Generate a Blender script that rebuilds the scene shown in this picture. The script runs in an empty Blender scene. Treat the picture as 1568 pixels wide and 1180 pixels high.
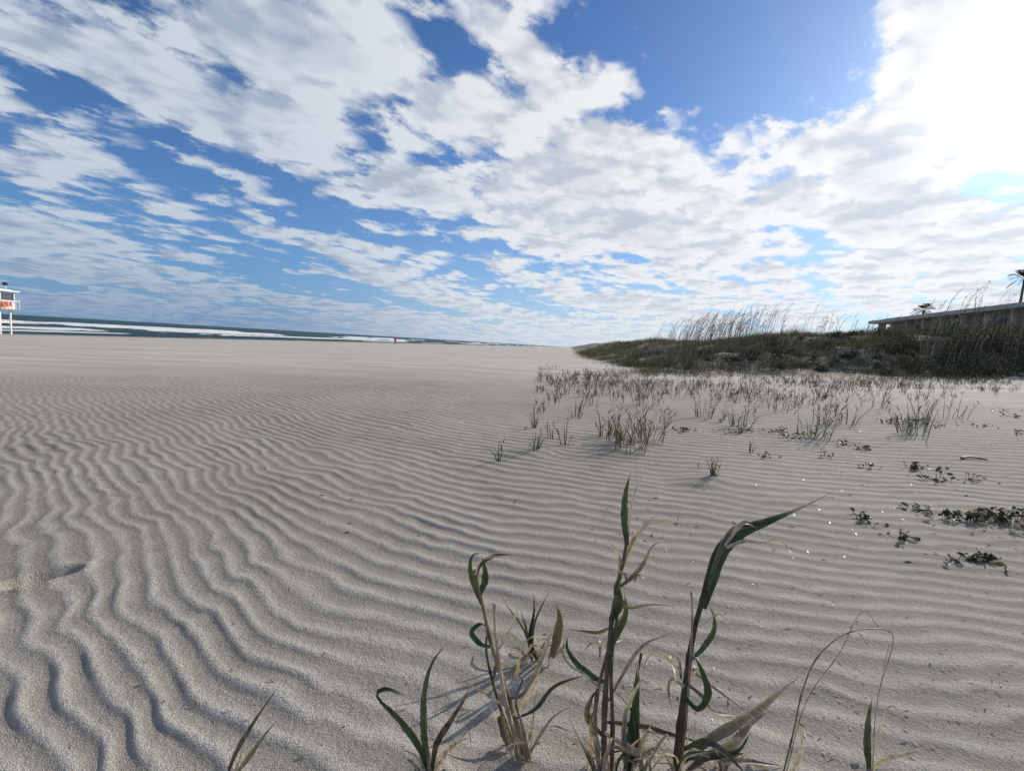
import bpy, math, random, bmesh
import numpy as np
from mathutils import Vector, Matrix
random.seed(7); rng=np.random.default_rng(11)
scene=bpy.context.scene
R=math.radians
# ------------------------------------------------------------------ camera
F=697.0; CAMH=1.0
pitch=R(5.24); roll=R(3.36)
f=Vector((0,math.cos(pitch),-math.sin(pitch))); r0=Vector((1,0,0)); u0=r0.cross(f)
rt=r0*math.cos(roll)+u0*math.sin(roll); up=u0*math.cos(roll)-r0*math.sin(roll)
cd=bpy.data.cameras.new("camera"); cam=bpy.data.objects.new("camera",cd); scene.collection.objects.link(cam)
m=Matrix((( rt.x,up.x,-f.x,0),(rt.y,up.y,-f.y,0),(rt.z,up.z,-f.z,CAMH),(0,0,0,1)))
cam.matrix_world=m; cd.sensor_width=36; cd.lens=36*F/1568; cd.clip_start=0.05; cd.clip_end=20000
scene.camera=cam
def ray(px,py):
    return f+rt*((px-784)/F)+up*((590-py)/F)
def P(px,py,depth):
    d=ray(px,py); k=depth/d.y
    return Vector((d.x*k,depth,CAMH+d.z*k))
# ------------------------------------------------------------------ noise
def hsh(ix,iy,seed):
    h=(ix.astype(np.int64)*374761393+iy.astype(np.int64)*668265263+seed*1442695041)&0xffffffff
    h=((h^(h>>13))*1274126177)&0xffffffff
    h=(h^(h>>16))
    return (h&0xffff)/65535.0
def vn(x,y,seed=0):
    x=np.asarray(x,float); y=np.asarray(y,float)
    ix=np.floor(x); iy=np.floor(y); fx=x-ix; fy=y-iy
    fx=fx*fx*fx*(fx*(fx*6-15)+10); fy=fy*fy*fy*(fy*(fy*6-15)+10)
    a=hsh(ix,iy,seed); b=hsh(ix+1,iy,seed); c=hsh(ix,iy+1,seed); d=hsh(ix+1,iy+1,seed)
    return (a*(1-fx)+b*fx)*(1-fy)+(c*(1-fx)+d*fx)*fy-0.5
def fbm(x,y,o=4,seed=0):
    s=0;a=1;
    for i in range(o):
        s=s+a*vn(x*(2**i)+i*17.3,y*(2**i)-i*9.1,seed+i*31); a*=0.5
    return s
def ss(a,b,x):
    t=np.clip((x-a)/(b-a),0,1); return t*t*(3-2*t)
# ------------------------------------------------------------------ terrain
AZ=R(7.0)
def shore(x,y): # s along, t right
    return x*math.sin(AZ)+y*math.cos(AZ), x*math.cos(AZ)-y*math.sin(AZ)
def dune_mask(x,y):
    s,t=shore(x,y)
    t0=0.7+2.6*(1-ss(24,46,s))+0.8*vn(s*0.12,3.3,5)
    dy=(y-(18.2+2.6*vn(x*0.22,1.7,9)+2.0*vn(x*0.6,y*0.3,10)))/9.0
    dt=(t-t0)/7.0
    return np.minimum(dy,dt)
def H(x,y):
    x=np.asarray(x,float); y=np.asarray(y,float)
    s,t=shore(x,y)
    z=np.where(t<-4,(t+4)*0.0222,0.0)
    z=z+0.045*np.log1p(np.exp(np.clip((t-1.5)*1.5,-30,30)))/1.5*np.where(t>25,25/np.maximum(t,1),1)
    z=np.where(t<-72,z-(-(t+72))*0.03,z)
    z=np.maximum(z,-6)
    r=np.hypot(x,y)
    z=z+0.05*fbm(x*0.22,y*0.22,3,3)*ss(2,8,r)*(1-ss(30,80,r))
    dm=dune_mask(x,y)
    A=np.interp(x,[0,5,9,13,18,24,32],[0.65,0.95,1.2,1.3,1.5,2.0,2.2])
    hump=ss(0,1.15,dm)*A*(1+0.55*vn(x*0.16,y*0.13,21))+0.30*fbm(x*0.4,y*0.4,3,14)*ss(0,0.4,dm)
    hump=hump*(1-0.45*ss(2.2,6,dm))
    return z+hump
_gx=np.linspace(-20,40,6001); _gp=-0.20-0.64*(1-ss(-2.0,0.8,_gx)); _g=np.cumsum(_gp)*0.01; _g-=np.interp(0,_gx,_g)
def ripples(x,y):
    r=np.hypot(x,y)
    wx=x+0.12*fbm(x*1.3,y*1.3,2,41)
    wy=y+0.16*fbm(x*1.0,y*0.8,2,42)+0.042*vn(x*5.2,y*4.0,43)+0.026*vn(x*12,y*10,48)+0.07*(1-ss(-1.5,0.8,x))*vn(x*4.0,y*3.2,47)
    yy=wy-np.interp(wx,_gx,_g)
    k=0.017; lam0=0.052
    q=np.maximum(yy,-2.0)
    ph=np.log(lam0+k*(q+2.0))/k*2*math.pi
    ph=ph+3.2*fbm(x*0.9+9,y*0.8,3,44)
    w=0.5+0.5*np.sin(ph+0.45*np.sin(ph))
    h=w**1.2
    amp=0.0052*(0.8+1.0*fbm(x*0.9,y*0.9,3,45)+0.9*vn(x*5,y*5,49))
    amp=np.clip(amp,0.0008,0.013)*(1+0.5*(1-ss(-1,0.8,x)))
    amp=amp*(1+0.30*ss(1.5,5,r))
    fade=(1-ss(9,18,r))*(1-0.75*ss(-4,-9,x-0.25*y))
    veg=1-ss(-0.1,0.1,dune_mask(x,y))
    lump=0.008*fbm(x*3.1,y*3.1,3,55)*(1-ss(5,9,r))
    return h*amp*fade*veg+lump, h
def Hs(x,y):
    return float(H(np.array([x]),np.array([y]))[0])
def G(px,py):
    d=ray(px,py); ts=0.3*1.006**np.arange(1600)
    xs_=d.x*ts; ys_=d.y*ts; zs_=CAMH+d.z*ts
    hit=np.nonzero(zs_<H(xs_,ys_))[0]; i=hit[0] if len(hit) else len(ts)-1
    return Vector((xs_[i],ys_[i],Hs(xs_[i],ys_[i])))
# ------------------------------------------------------------------ mesh helpers
def mesh_np(name,V,Q,mat,attrs=None,smooth=True,tris=None):
    me=bpy.data.meshes.new(name)
    V=np.asarray(V,np.float32); Q=np.asarray(Q,np.int32).reshape(-1,4) if len(Q) else np.zeros((0,4),np.int32)
    T=np.asarray(tris,np.int32).reshape(-1,3) if tris is not None and len(tris) else np.zeros((0,3),np.int32)
    me.vertices.add(len(V)); me.vertices.foreach_set("co",V.ravel())
    nl=Q.size+T.size; me.loops.add(nl)
    me.loops.foreach_set("vertex_index",np.concatenate([Q.ravel(),T.ravel()]))
    npoly=len(Q)+len(T); me.polygons.add(npoly)
    ls=np.concatenate([np.arange(len(Q))*4,Q.size+np.arange(len(T))*3]).astype(np.int32)
    me.polygons.foreach_set("loop_start",ls)
    me.polygons.foreach_set("loop_total",np.concatenate([np.full(len(Q),4),np.full(len(T),3)]).astype(np.int32))
    me.update(calc_edges=True)
    me.polygons.foreach_set("use_smooth",np.full(npoly,smooth))
    if attrs:
        for k,v in attrs.items():
            v=np.asarray(v,np.float32)
            if v.ndim==1:
                a=me.attributes.new(k,'FLOAT','POINT'); a.data.foreach_set("value",v)
            else:
                a=me.attributes.new(k,'FLOAT_COLOR','POINT')
                c=np.ones((len(v),4),np.float32); c[:,:3]=v[:,:3]; a.data.foreach_set("color",c.ravel())
    ob=bpy.data.objects.new(name,me); scene.collection.objects.link(ob)
    if mat: me.materials.append(mat)
    return ob
class NT:
    def __init__(s,tree): s.t=tree; s.n=tree.nodes; s.l=tree.links
    def new(s,ty,**kw):
        n=s.n.new(ty)
        for k,v in kw.items(): setattr(n,k,v)
        return n
    def put(s,sock,v):
        if isinstance(v,bpy.types.NodeSocket): s.l.new(v,sock)
        elif v is not None: sock.default_value=v
    def M(s,op,a,b=None,c=None,clamp=False):
        n=s.new('ShaderNodeMath',operation=op); n.use_clamp=clamp
        s.put(n.inputs[0],a); s.put(n.inputs[1],b); s.put(n.inputs[2],c); return n.outputs[0]
    def V(s,op,a,b=None):
        n=s.new('ShaderNodeVectorMath',operation=op); s.put(n.inputs[0],a); s.put(n.inputs[1],b)
        return n.outputs['Value'] if op in('DOT_PRODUCT','LENGTH') else n.outputs[0]
    def comb(s,x,y,z):
        n=s.new('ShaderNodeCombineXYZ'); s.put(n.inputs[0],x); s.put(n.inputs[1],y); s.put(n.inputs[2],z); return n.outputs[0]
    def noise(s,vec,scale,detail=2,rough=0.5,dim='2D'):
        n=s.new('ShaderNodeTexNoise'); n.noise_dimensions=dim; s.put(n.inputs['Vector'],vec); n.inputs['Scale'].default_value=scale
        n.inputs['Detail'].default_value=detail; n.inputs['Roughness'].default_value=rough
        return n.outputs['Fac']
    def mix(s,fac,a,b,bt='MIX'):
        n=s.new('ShaderNodeMix',data_type='RGBA',blend_type=bt)
        s.put(n.inputs[0],fac)
        for i,v in((6,a),(7,b)):
            if isinstance(v,(tuple,list)) and len(v)==3: v=(*v,1)
            s.put(n.inputs[i],v)
        return n.outputs[2]
    def sm(s,x,a,b,lo=0.0,hi=1.0):
        n=s.new('ShaderNodeMapRange',interpolation_type='SMOOTHSTEP'); s.put(n.inputs[0],x)
        n.inputs[1].default_value=a; n.inputs[2].default_value=b; n.inputs[3].default_value=lo; n.inputs[4].default_value=hi
        return n.outputs[0]
    def attr(s,name):
        n=s.new('ShaderNodeAttribute'); n.attribute_name=name; return n
def newmat(name):
    mt=bpy.data.materials.new(name); mt.use_nodes=True; t=NT(mt.node_tree)
    b=t.n['Principled BSDF']; return mt,t,b
def simple(name,col,rough=0.7,var=0.15,scale=3.0,bump=0.0,metal=0):
    mt,t,b=newmat(name)
    oc=t.new('ShaderNodeTexCoord').outputs['Object']
    n=t.noise(oc,scale,5,0.6,'3D')
    c=t.mix(n,tuple(c*(1-var) for c in col),tuple(min(1,c*(1+var)) for c in col))
    t.put(b.inputs['Base Color'],c); b.inputs['Roughness'].default_value=rough; b.inputs['Metallic'].default_value=metal
    return mt
# ------------------------------------------------------------------ sand material
mt,t,b=newmat("sand_material")
oc=t.new('ShaderNodeTexCoord').outputs['Object']
g1=t.noise(oc,330,1,0.7); g2=t.noise(oc,110,2,0.7); g3=t.noise(oc,9,3,0.6); g4=t.noise(oc,0.5,3,0.6)
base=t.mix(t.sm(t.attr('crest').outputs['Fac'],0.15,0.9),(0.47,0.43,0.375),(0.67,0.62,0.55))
base=t.mix(t.sm(g1,0.36,0.66),t.mix(1.0,base,(0.58,0.565,0.55),'MULTIPLY'),base)
base=t.mix(t.sm(g2,0.3,0.7),t.mix(1.0,base,(0.80,0.79,0.78),'MULTIPLY'),base)
base=t.mix(t.sm(g3,0.3,0.7),t.mix(1.0,base,(0.90,0.895,0.89),'MULTIPLY'),base)
base=t.mix(t.sm(g4,0.35,0.65),t.mix(1.0,base,(0.92,0.91,0.89),'MULTIPLY'),base)
mp=t.new('ShaderNodeMapping'); t.put(mp.inputs['Vector'],oc); mp.inputs['Rotation'].default_value=(0,0,R(20)); mp.inputs['Scale'].default_value=(0.15,0.9,1)
stk=t.noise(mp.outputs[0],1.0,5,0.65)
base=t.mix(t.attr('far').outputs['Fac'],base,t.mix(t.sm(stk,0.3,0.7),(0.47,0.42,0.355),(0.62,0.565,0.49)))
base=t.mix(t.attr('wet').outputs['Fac'],base,(0.22,0.18,0.135))
lit=t.mix(t.noise(oc,4,4,0.7),(0.08,0.075,0.045),(0.30,0.25,0.18))
base=t.mix(t.M('MULTIPLY',t.attr('veg').outputs['Fac'],t.sm(t.noise(oc,1.4,4,0.7),0.33,0.53)),base,lit)
t.put(b.inputs['Base Color'],base)
t.put(b.inputs['Roughness'],t.M('SUBTRACT',0.95,t.M('MULTIPLY',t.attr('wet').outputs['Fac'],0.45)))
b.inputs['Specular IOR Level'].default_value=0.2
bp=t.new('ShaderNodeBump'); bp.inputs['Strength'].default_value=0.8; bp.inputs['Distance'].default_value=0.004
hh=t.M('ADD',t.M('MULTIPLY',g1,0.8),t.M('MULTIPLY',t.noise(oc,50,3,0.75),2.0))
t.put(bp.inputs['Height'],hh); t.put(b.inputs['Normal'],bp.outputs[0])
sandm=mt
# ------------------------------------------------------------------ terrain mesh
az=np.concatenate([np.arange(R(-66),R(66),0.0038),np.arange(R(66),R(294),R(3))])
rr=[0.25]
while rr[-1]<6500:
    r=rr[-1]
    rr.append(r+ (max(0.007,0.0052*r) if r<40 else 0.03*r if r>120 else 0.012*r))
rr=np.array(rr); na=len(az); nr=len(rr)
RRg,AA=np.meshgrid(rr,az,indexing='ij')
X=(RRg*np.sin(AA)).ravel(); Y=(RRg*np.cos(AA)).ravel()
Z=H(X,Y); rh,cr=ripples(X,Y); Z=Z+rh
rad=np.hypot(X,Y)
def pit(cx,cy,a,b_,ang,d,rim):
    global Z
    dx=X-cx; dy=Y-cy; u=dx*math.cos(ang)+dy*math.sin(ang); v=-dx*math.sin(ang)+dy*math.cos(ang)
    q=np.sqrt((u/a)**2+(v/b_)**2)
    Z=Z-d*np.exp(-q**3)+rim*np.exp(-((q-1.45)/0.35)**2)
q=G(62,888); pit(q.x,q.y,0.09,0.045,R(50),0.04,0.014)
for (px,py) in [(660,1190),(800,1165),(925,1190),(1035,1190),(1140,1150)]:
    q=G(px,py); pit(q.x,q.y,0.10,0.07,R(20),-0.015,0.0)
for (px,py) in [(965,690),(940,682),(992,676),(820,693),(1245,672),(1400,668),(1135,655),(1092,735)]:
    q=G(px,py); pit(q.x-.05,q.y-.02,0.28,0.14,R(25),-0.03,0.0)
S,T=shore(X,Y)
dm=dune_mask(X,Y)
wet=np.where(T<-56,np.clip(0.45*ss(-56,-62,T)+0.55*ss(-66,-70,T),0,1),0)
veg=np.clip(ss(-0.02,0.12,dm),0,1)
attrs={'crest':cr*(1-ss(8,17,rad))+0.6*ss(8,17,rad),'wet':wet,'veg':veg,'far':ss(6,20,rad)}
I=np.arange(nr*na).reshape(nr,na); In=np.roll(I,-1,axis=1)
Q=np.stack([I[:-1].ravel(),I[1:].ravel(),In[1:].ravel(),In[:-1].ravel()],1)[:, ::-1]
V=np.stack([X,Y,Z],1); V=np.vstack([V,[[0,0,Z[:na].mean()]]])
tr=np.stack([np.full(na,len(V)-1),In[0],I[0]],1)
for k in attrs: attrs[k]=np.append(attrs[k],attrs[k][0])
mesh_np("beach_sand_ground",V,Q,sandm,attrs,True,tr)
# ------------------------------------------------------------------ sea
vv=[-8.0]
while vv[-1]<9000: vv.append(vv[-1]+(0.5 if vv[-1]<150 else 0.03*vv[-1]))
sv=[-40.0]
while sv[-1]<9000: sv.append(sv[-1]+(1.2 if sv[-1]<180 else 0.012*sv[-1]))
vv=np.array(vv); sv=np.array(sv); VV,SV=np.meshgrid(vv,sv,indexing='ij')
WZ=-1.53
vw=VV+3.0*vn(SV*0.02,0.5,60)+1.2*vn(SV*0.09,VV*0.02,61)
z=np.full_like(VV,WZ); foam=np.zeros_like(VV)
for i,(c,a,wd) in enumerate([(1.0,0.04,0.6),(13,0.16,1.6),(30,0.45,2.2),(52,0.85,3.0),(82,1.0,3.6),(120,0.6,4)]):
    seg=ss(-0.02,0.24,fbm(SV*0.022+i*13.7,np.full_like(SV,i*3.1),3,70+i))
    d=vw-c-6*vn(SV*0.012+i*7,VV*0,90+i)
    ridge=np.exp(-(d/wd)**2)*np.where(d<0,1,np.exp(-np.abs(d)/wd*0.3))
    z+=a*ridge*(0.35+0.65*seg)
    fo=np.exp(-((d+wd*0.5)/(wd*(0.6+0.7*seg)))**2)*(seg if i>0 else 0.4)
    foam=np.maximum(foam,fo*(1.0 if i<5 else 0.8))
z+=0.10*fbm(VV*0.12,SV*0.05,3,80)*ss(5,30,VV)*(1-ss(200,800,VV))
tt=-(72+VV)
Xs=SV*math.sin(AZ)+tt*math.cos(AZ); Ys=SV*math.cos(AZ)-tt*math.sin(AZ)
I=np.arange(VV.size).reshape(VV.shape)
Q=np.stack([I[:-1,:-1].ravel(),I[:-1,1:].ravel(),I[1:,1:].ravel(),I[1:,:-1].ravel()],1)
mt,t,b=newmat("sea_water_material")
oc=t.new('ShaderNodeTexCoord').outputs['Object']
mp=t.new('ShaderNodeMapping'); t.put(mp.inputs['Vector'],oc); mp.inputs['Rotation'].default_value=(0,0,AZ); mp.inputs['Scale'].default_value=(1,0.28,1)
n1=t.noise(mp.outputs[0],0.5,5,0.65); n2=t.noise(mp.outputs[0],1.8,4,0.7); n3=t.noise(mp.outputs[0],0.03,3,0.6)
fm=t.M('ADD',t.attr('foam').outputs['Fac'],t.M('MULTIPLY',t.M('SUBTRACT',n1,0.5),1.3))
ff=t.sm(fm,0.46,0.62)
wc=t.M('MULTIPLY',t.sm(t.noise(mp.outputs[0],0.11,6,0.72),0.66,0.72),0.5)
ff=t.M('MAXIMUM',ff,wc)
wcol=t.mix(t.sm(n3,0.35,0.65),(0.026,0.070,0.088),(0.048,0.11,0.125))
t.put(b.inputs['Base Color'],t.mix(ff,wcol,(0.92,0.93,0.93)))
t.put(b.inputs['Roughness'],t.M('ADD',0.5,t.M('MULTIPLY',ff,0.4)))
b.inputs['Specular IOR Level'].default_value=0.06
bp=t.new('ShaderNodeBump'); bp.inputs['Strength'].default_value=1.0; bp.inputs['Distance'].default_value=0.8
t.put(bp.inputs['Height'],t.M('ADD',n1,n2)); t.put(b.inputs['Normal'],bp.outputs[0])
mesh_np("sea",np.stack([Xs.ravel(),Ys.ravel(),z.ravel()],1),Q,mt,{'foam':foam.ravel()})
# ------------------------------------------------------------------ leaf material
def leafmat(name,trans=0.3,streak=60,rough=.55,spec=.3):
    mt,t,b=newmat(name)
    oc=t.new('ShaderNodeTexCoord').outputs['Object']
    c=t.attr('Col').outputs['Color']
    n=t.noise(oc,streak,3,0.6,'3D')
    c=t.mix(t.sm(n,0.3,0.7),t.mix(1.0,c,(0.66,0.62,0.58),'MULTIPLY'),c)
    t.put(b.inputs['Base Color'],c); b.inputs['Roughness'].default_value=rough; b.inputs['Specular IOR Level'].default_value=spec
    tl=t.new('ShaderNodeBsdfTranslucent'); t.put(tl.inputs[0],t.mix(1.0,c,(1.05,1.05,0.85),'MULTIPLY'))
    mx=t.new('ShaderNodeMixShader'); mx.inputs[0].default_value=trans
    t.l.new(b.outputs[0],mx.inputs[1]); t.l.new(tl.outputs[0],mx.inputs[2])
    t.l.new(mx.outputs[0],t.n['Material Output'].inputs['Surface'])
    return mt
leafM=leafmat("grass_blade_material",0.28,90,.45,.45); massM=leafmat("dune_grass_material",0.15,6,.8,.1)
GREEN=(0.055,0.095,0.042); DGREEN=(0.028,0.052,0.03); DRY=(0.68,0.58,0.45); BROWN=(0.21,0.14,0.095); OLIVE=(0.13,0.135,0.075)
class Plant:
    def __init__(s): s.v=[]; s.q=[]; s.c=[]
    def spline(s,pts,n):
        pts=[Vector(p) for p in pts]; out=[]
        L=[0]
        for i in range(1,len(pts)): L.append(L[-1]+(pts[i]-pts[i-1]).length)
        tot=L[-1]
        for k in range(n+1):
            d=tot*k/n; i=0
            while i<len(pts)-2 and L[i+1]<d: i+=1
            u=(d-L[i])/max(1e-6,L[i+1]-L[i])
            p1,p2=pts[i],pts[i+1]; p0=pts[i-1] if i>0 else p1*2-p2; p3=pts[i+2] if i+2<len(pts) else p2*2-p1
            out.append(0.5*((2*p1)+(p2-p0)*u+(2*p0-5*p1+4*p2-p3)*u*u+(3*p1-p0-3*p2+p3)*u**3))
        return out
    def blade(s,pts,w,c0,c1=None,n=22,tw0=0.0,tw1=1.0,fold=0.35,base=0.5,peak=0.35,rag=0.12):
        c1=c1 or c0; P_=s.spline(pts,n); prev=None; b0=len(s.v); w*=1.3 if c0[0]>.3 else 1.2
        for k,p in enumerate(P_):
            u=k/n
            T_=(P_[min(k+1,n)]-P_[max(k-1,0)]).normalized()
            nn=Vector((0.15,-1,0.35)).normalized()
            W=T_.cross(nn)
            if W.length<0.05: W=prev or Vector((1,0,0))
            W.normalize()
            if prev and W.dot(prev)<0: W=-W
            prev=W
            N=W.cross(T_).normalized(); a=tw0+(tw1-tw0)*u
            Wr=W*math.cos(a)+N*math.sin(a); Nr=N*math.cos(a)-W*math.sin(a)
            if u<peak: ww=base+(1-base)*(u/peak)
            else: ww=max(0.03,(1-((u-peak)/(1-peak))**1.6))
            ww*=w/2
            s.v+= [p-Wr*ww*(1+random.uniform(-rag,rag)), p-Nr*ww*fold*2*0.7, p+Wr*ww*(1+random.uniform(-rag,rag))]
            j=random.uniform(0.85,1.15); cc=[(c0[i]*(1-u)+c1[i]*u)*j for i in range(3)]
            if c0[0]<.2 and u>.86:
                q_=min(1,(u-.86)/.12); cc=[cc[i]*(1-q_)+DRY[i]*.8*q_ for i in range(3)]
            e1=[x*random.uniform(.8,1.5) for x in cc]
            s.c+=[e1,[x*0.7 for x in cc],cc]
            if k:
                a0=b0+3*(k-1)
                s.q+=[(a0,a0+1,a0+4,a0+3),(a0+1,a0+2,a0+5,a0+4)]
    def tube(s,pts,r0_,r1_,c0,c1=None,n=18,sd=6):
        c1=c1 or c0; P_=s.spline(pts,n); b0=len(s.v)
        for k,p in enumerate(P_):
            u=k/n; T_=(P_[min(k+1,n)]-P_[max(k-1,0)]).normalized()
            A=T_.cross(Vector((0,1,0.1))).normalized(); B=T_.cross(A)
            rr_=r0_+(r1_-r0_)*u
            if k%6==0 and k>0: rr_*=1.25
            kk=0.6 if k%6==0 else 1.0
            for j in range(sd):
                a=2*math.pi*j/sd; s.v.append(p+A*math.cos(a)*rr_+B*math.sin(a)*rr_)
                jj=kk*(0.8+0.4*random.random()); s.c.append([(c0[i]*(1-u)+c1[i]*u)*jj for i in range(3)])
            if k:
                for j in range(sd):
                    a0=b0+sd*(k-1); s.q.append((a0+j,a0+(j+1)%sd,a0+sd+(j+1)%sd,a0+sd+j))
    def litter(s,px,py,by,n,spread=60,hgt=110):
        for i in range(n):
            sx=random.gauss(0,12); a=random.uniform(-1,1); L=random.uniform(.4,1)
            x1=px+sx+a*spread*.3*L; y1=py-hgt*.5*L*random.uniform(.5,1); x2=px+sx+a*spread*L; y2=py-hgt*L*random.uniform(.1,.95)
            c=random.choice([DRY,DRY,BROWN,BROWN,OLIVE,GREEN,DGREEN,(0.5,.41,.30)])
            s.blade(L3([(px+sx,py),(x1,y1),(x2,y2),(x2+a*random.uniform(5,30),y2+random.uniform(-15,25))],by+random.gauss(0,.02),random.uniform(-.12,.14)),random.uniform(.004,.009),c,random.choice([DRY,DRY,BROWN]),n=12,tw1=random.uniform(0,3))
    def build(s,name,mat=None):
        return mesh_np(name,np.array([tuple(v) for v in s.v]),np.array(s.q),mat or leafM,{'Col':np.array(s.c)})
def L3(pts,by,lean=0.0,bow=0.0):
    n=len(pts); return [P(px,py,by+lean*i/(n-1)+bow*math.sin(math.pi*i/(n-1))) for i,(px,py) in enumerate(pts)]
def gy(px,py): return G(px,py).y
# --- plant A
p=Plant(); d=gy(660,1195)
p.blade(L3([(662,1195),(640,1140),(610,1100),(583,1074),(577,1060),(592,1054),(615,1064),(637,1086)],d,0.08,0.03),0.017,GREEN,DGREEN,tw1=1.4)
p.blade(L3([(655,1190),(649,1120),(650,1060),(662,1014),(686,982)],d,0.12),0.014,GREEN,OLIVE,tw1=0.8)
p.blade(L3([(660,1190),(668,1140),(692,1100),(712,1068),(721,1042)],d,-0.05),0.012,DGREEN,BROWN)
p.blade(L3([(662,1190),(680,1155),(700,1136),(720,1128)],d,-0.06),0.010,DRY)
p.blade(L3([(664,1190),(668,1165),(690,1145),(716,1120),(722,1150)],d,0.05),0.007,DRY)
p.blade(L3([(655,1190),(640,1160),(618,1148),(600,1150)],d,0.02),0.006,DRY)
p.tube(L3([(660,1200),(657,1165),(652,1130)],d),0.006,0.004,DRY,OLIVE)
p.litter(660,1195,d,6,45,70)
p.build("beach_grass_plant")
# --- plant B
p=Plant(); d=gy(805,1168)
p.tube(L3([(808,1168),(792,1110),(770,1040),(752,985),(740,930),(727,872)],d,0.05),0.0068,0.0036,(0.46,0.36,0.24),(0.36,0.32,0.20))
p.tube(L3([(800,1165),(778,1090),(765,1020),(758,960),(757,925)],d,0.0),0.006,0.003,(0.60,0.50,0.36),DRY)
p.tube(L3([(812,1165),(800,1110),(790,1075),(800,1040)],d,-0.03),0.005,0.002,DRY,BROWN)
p.tube(L3([(796,1165),(765,1080),(745,1000),(748,960)],d,0.06),0.005,0.0025,BROWN,OLIVE)
p.blade(L3([(738,925),(728,900),(720,870),(724,850),(740,846)],d+.04,0.03),0.013,OLIVE,GREEN)
p.blade(L3([(735,910),(743,885),(741,862),(737,850)],d+.04,-0.02),0.017,DGREEN,GREEN,tw0=0.6)
p.blade(L3([(728,885),(738,862),(760,850),(792,849)],d+.04,0.06),0.008,OLIVE,BROWN)
p.blade(L3([(728,880),(735,858),(762,852),(780,860)],d+.04,-0.03),0.005,DRY)
p.blade(L3([(750,990),(735,985),(722,968),(735,955),(748,960)],d,0.04),0.012,GREEN,DGREEN)
p.blade(L3([(775,1070),(800,1062),(825,1020),(838,985),(850,950)],d,0.10),0.009,OLIVE,DRY)
p.blade(L3([(785,1095),(806,1070),(822,1040),(828,1018)],d,-0.05),0.007,DRY)
p.blade(L3([(788,1100),(820,1085),(850,1050),(905,1030)],d,0.12),0.008,GREEN,OLIVE)
p.blade(L3([(780,1085),(740,1060),(715,1045),(690,1035)],d,0.05),0.006,DRY,BROWN)
p.blade(L3([(766,1098),(776,1130),(795,1158),(822,1168)],d,-0.03),0.020,(0.20,0.18,0.10),DRY,tw0=0.3,base=0.8,fold=0.8)
p.blade(L3([(760,1000),(775,975),(790,940),(792,912)],d,0.05),0.006,DRY)
p.blade(L3([(805,1165),(830,1120),(850,1095),(880,1078)],d,0.05),0.006,OLIVE,DRY)
p.blade(L3([(800,1165),(760,1150),(730,1160),(700,1175)],d,0.03),0.007,BROWN,DRY)
p.litter(800,1165,d,8,70,130); p.litter(770,1040,d,4,40,60)
p.build("beach_grass_plant")
p=Plant(); d=gy(818,1015)
for pts,w,c in [([(816,1015),(806,965),(796,930)],.007,GREEN),([(814,1012),(818,955),(842,903)],.006,OLIVE),([(822,1012),(812,975),(818,935),(816,905)],.008,DGREEN),
  ([(818,1014),(790,985),(770,960)],.005,DRY),([(820,1014),(835,985),(848,960)],.006,DRY),([(845,1008),(853,975),(857,945),(850,920)],.019,(0.15,0.13,0.08)),([(846,1006),(868,985),(872,975)],.006,DRY),
  ([(812,1015),(785,1000),(768,1005)],.005,DRY),([(822,1014),(800,960),(775,925),(768,905)],.005,OLIVE)]:
    p.blade(L3(pts,d,random.uniform(-.05,.08)),w*1.3,c,n=12)
p.litter(820,1014,d,12,55,90)
p.build("beach_grass_plant")
# --- plant C
p=Plant(); d=gy(930,1200)
p.tube(L3([(927,1205),(925,1120),(930,1020),(938,940),(948,890),(957,845),(961,815)],d,0.05),0.0075,0.0035,(0.24,0.20,0.13),(0.14,0.15,0.085))
p.tube(L3([(922,1205),(912,1120),(915,1060),(930,1000)],d+.01,0.02),0.006,0.004,DRY,BROWN)
p.tube(L3([(936,1205),(938,1110),(936,1020),(946,935)],d-.01,0.03),0.0055,0.003,BROWN,OLIVE)
p.tube(L3([(965,1205),(975,1130),(972,1060),(982,1000)],d,0.06),0.006,0.003,(0.12,0.13,0.07),OLIVE)
p.blade(L3([(960,835),(956,795),(958,755),(966,722)],d+.05,0.03),0.014,GREEN,OLIVE,tw0=0.4,tw1=0.0)
p.blade(L3([(962,830),(966,780),(975,745),(990,716)],d+.05,0.05),0.004,DRY)
p.blade(L3([(953,868),(966,832),(990,803),(1020,796),(1035,800),(1043,772)],d+.05,0.04),0.011,DRY,DRY,tw1=3)
p.blade(L3([(953,870),(978,812),(1005,790),(1025,800)],d+.05,-0.03),0.009,DRY,DRY,tw1=2)
p.blade(L3([(948,898),(966,885),(985,862),(1000,835),(1030,823)],d+.03,0.06),0.010,OLIVE,DRY,tw1=2)
p.blade(L3([(945,890),(950,860),(938,835),(925,830)],d+.03,0.02),0.007,DRY,DRY)
p.blade(L3([(940,925),(965,930),(995,925),(1035,928)],d+.03,-0.05),0.006,OLIVE,DRY)
p.blade(L3([(936,960),(915,968),(895,966),(872,964)],d+.02,0.04),0.009,BROWN,GREEN)
p.blade(L3([(928,1045),(905,1034),(882,1014),(868,990),(872,968)],d+.02,0.05),0.014,GREEN,DGREEN)
p.blade(L3([(926,1060),(892,1030),(875,1020),(862,1000),(866,970)],d+.02,-0.03),0.006,DRY,OLIVE)
p.blade(L3([(930,1075),(952,1035),(970,1005),(988,985),(1012,975),(1040,965)],d,0.08),0.007,BROWN,DRY)
p.blade(L3([(935,950),(948,925),(945,900),(955,870)],d+.02,-.02),0.018,DGREEN,OLIVE,tw0=.5)
p.blade(L3([(932,1010),(940,975),(958,940),(956,905)],d+.01,.04),0.016,GREEN,OLIVE,tw0=.2)
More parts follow.
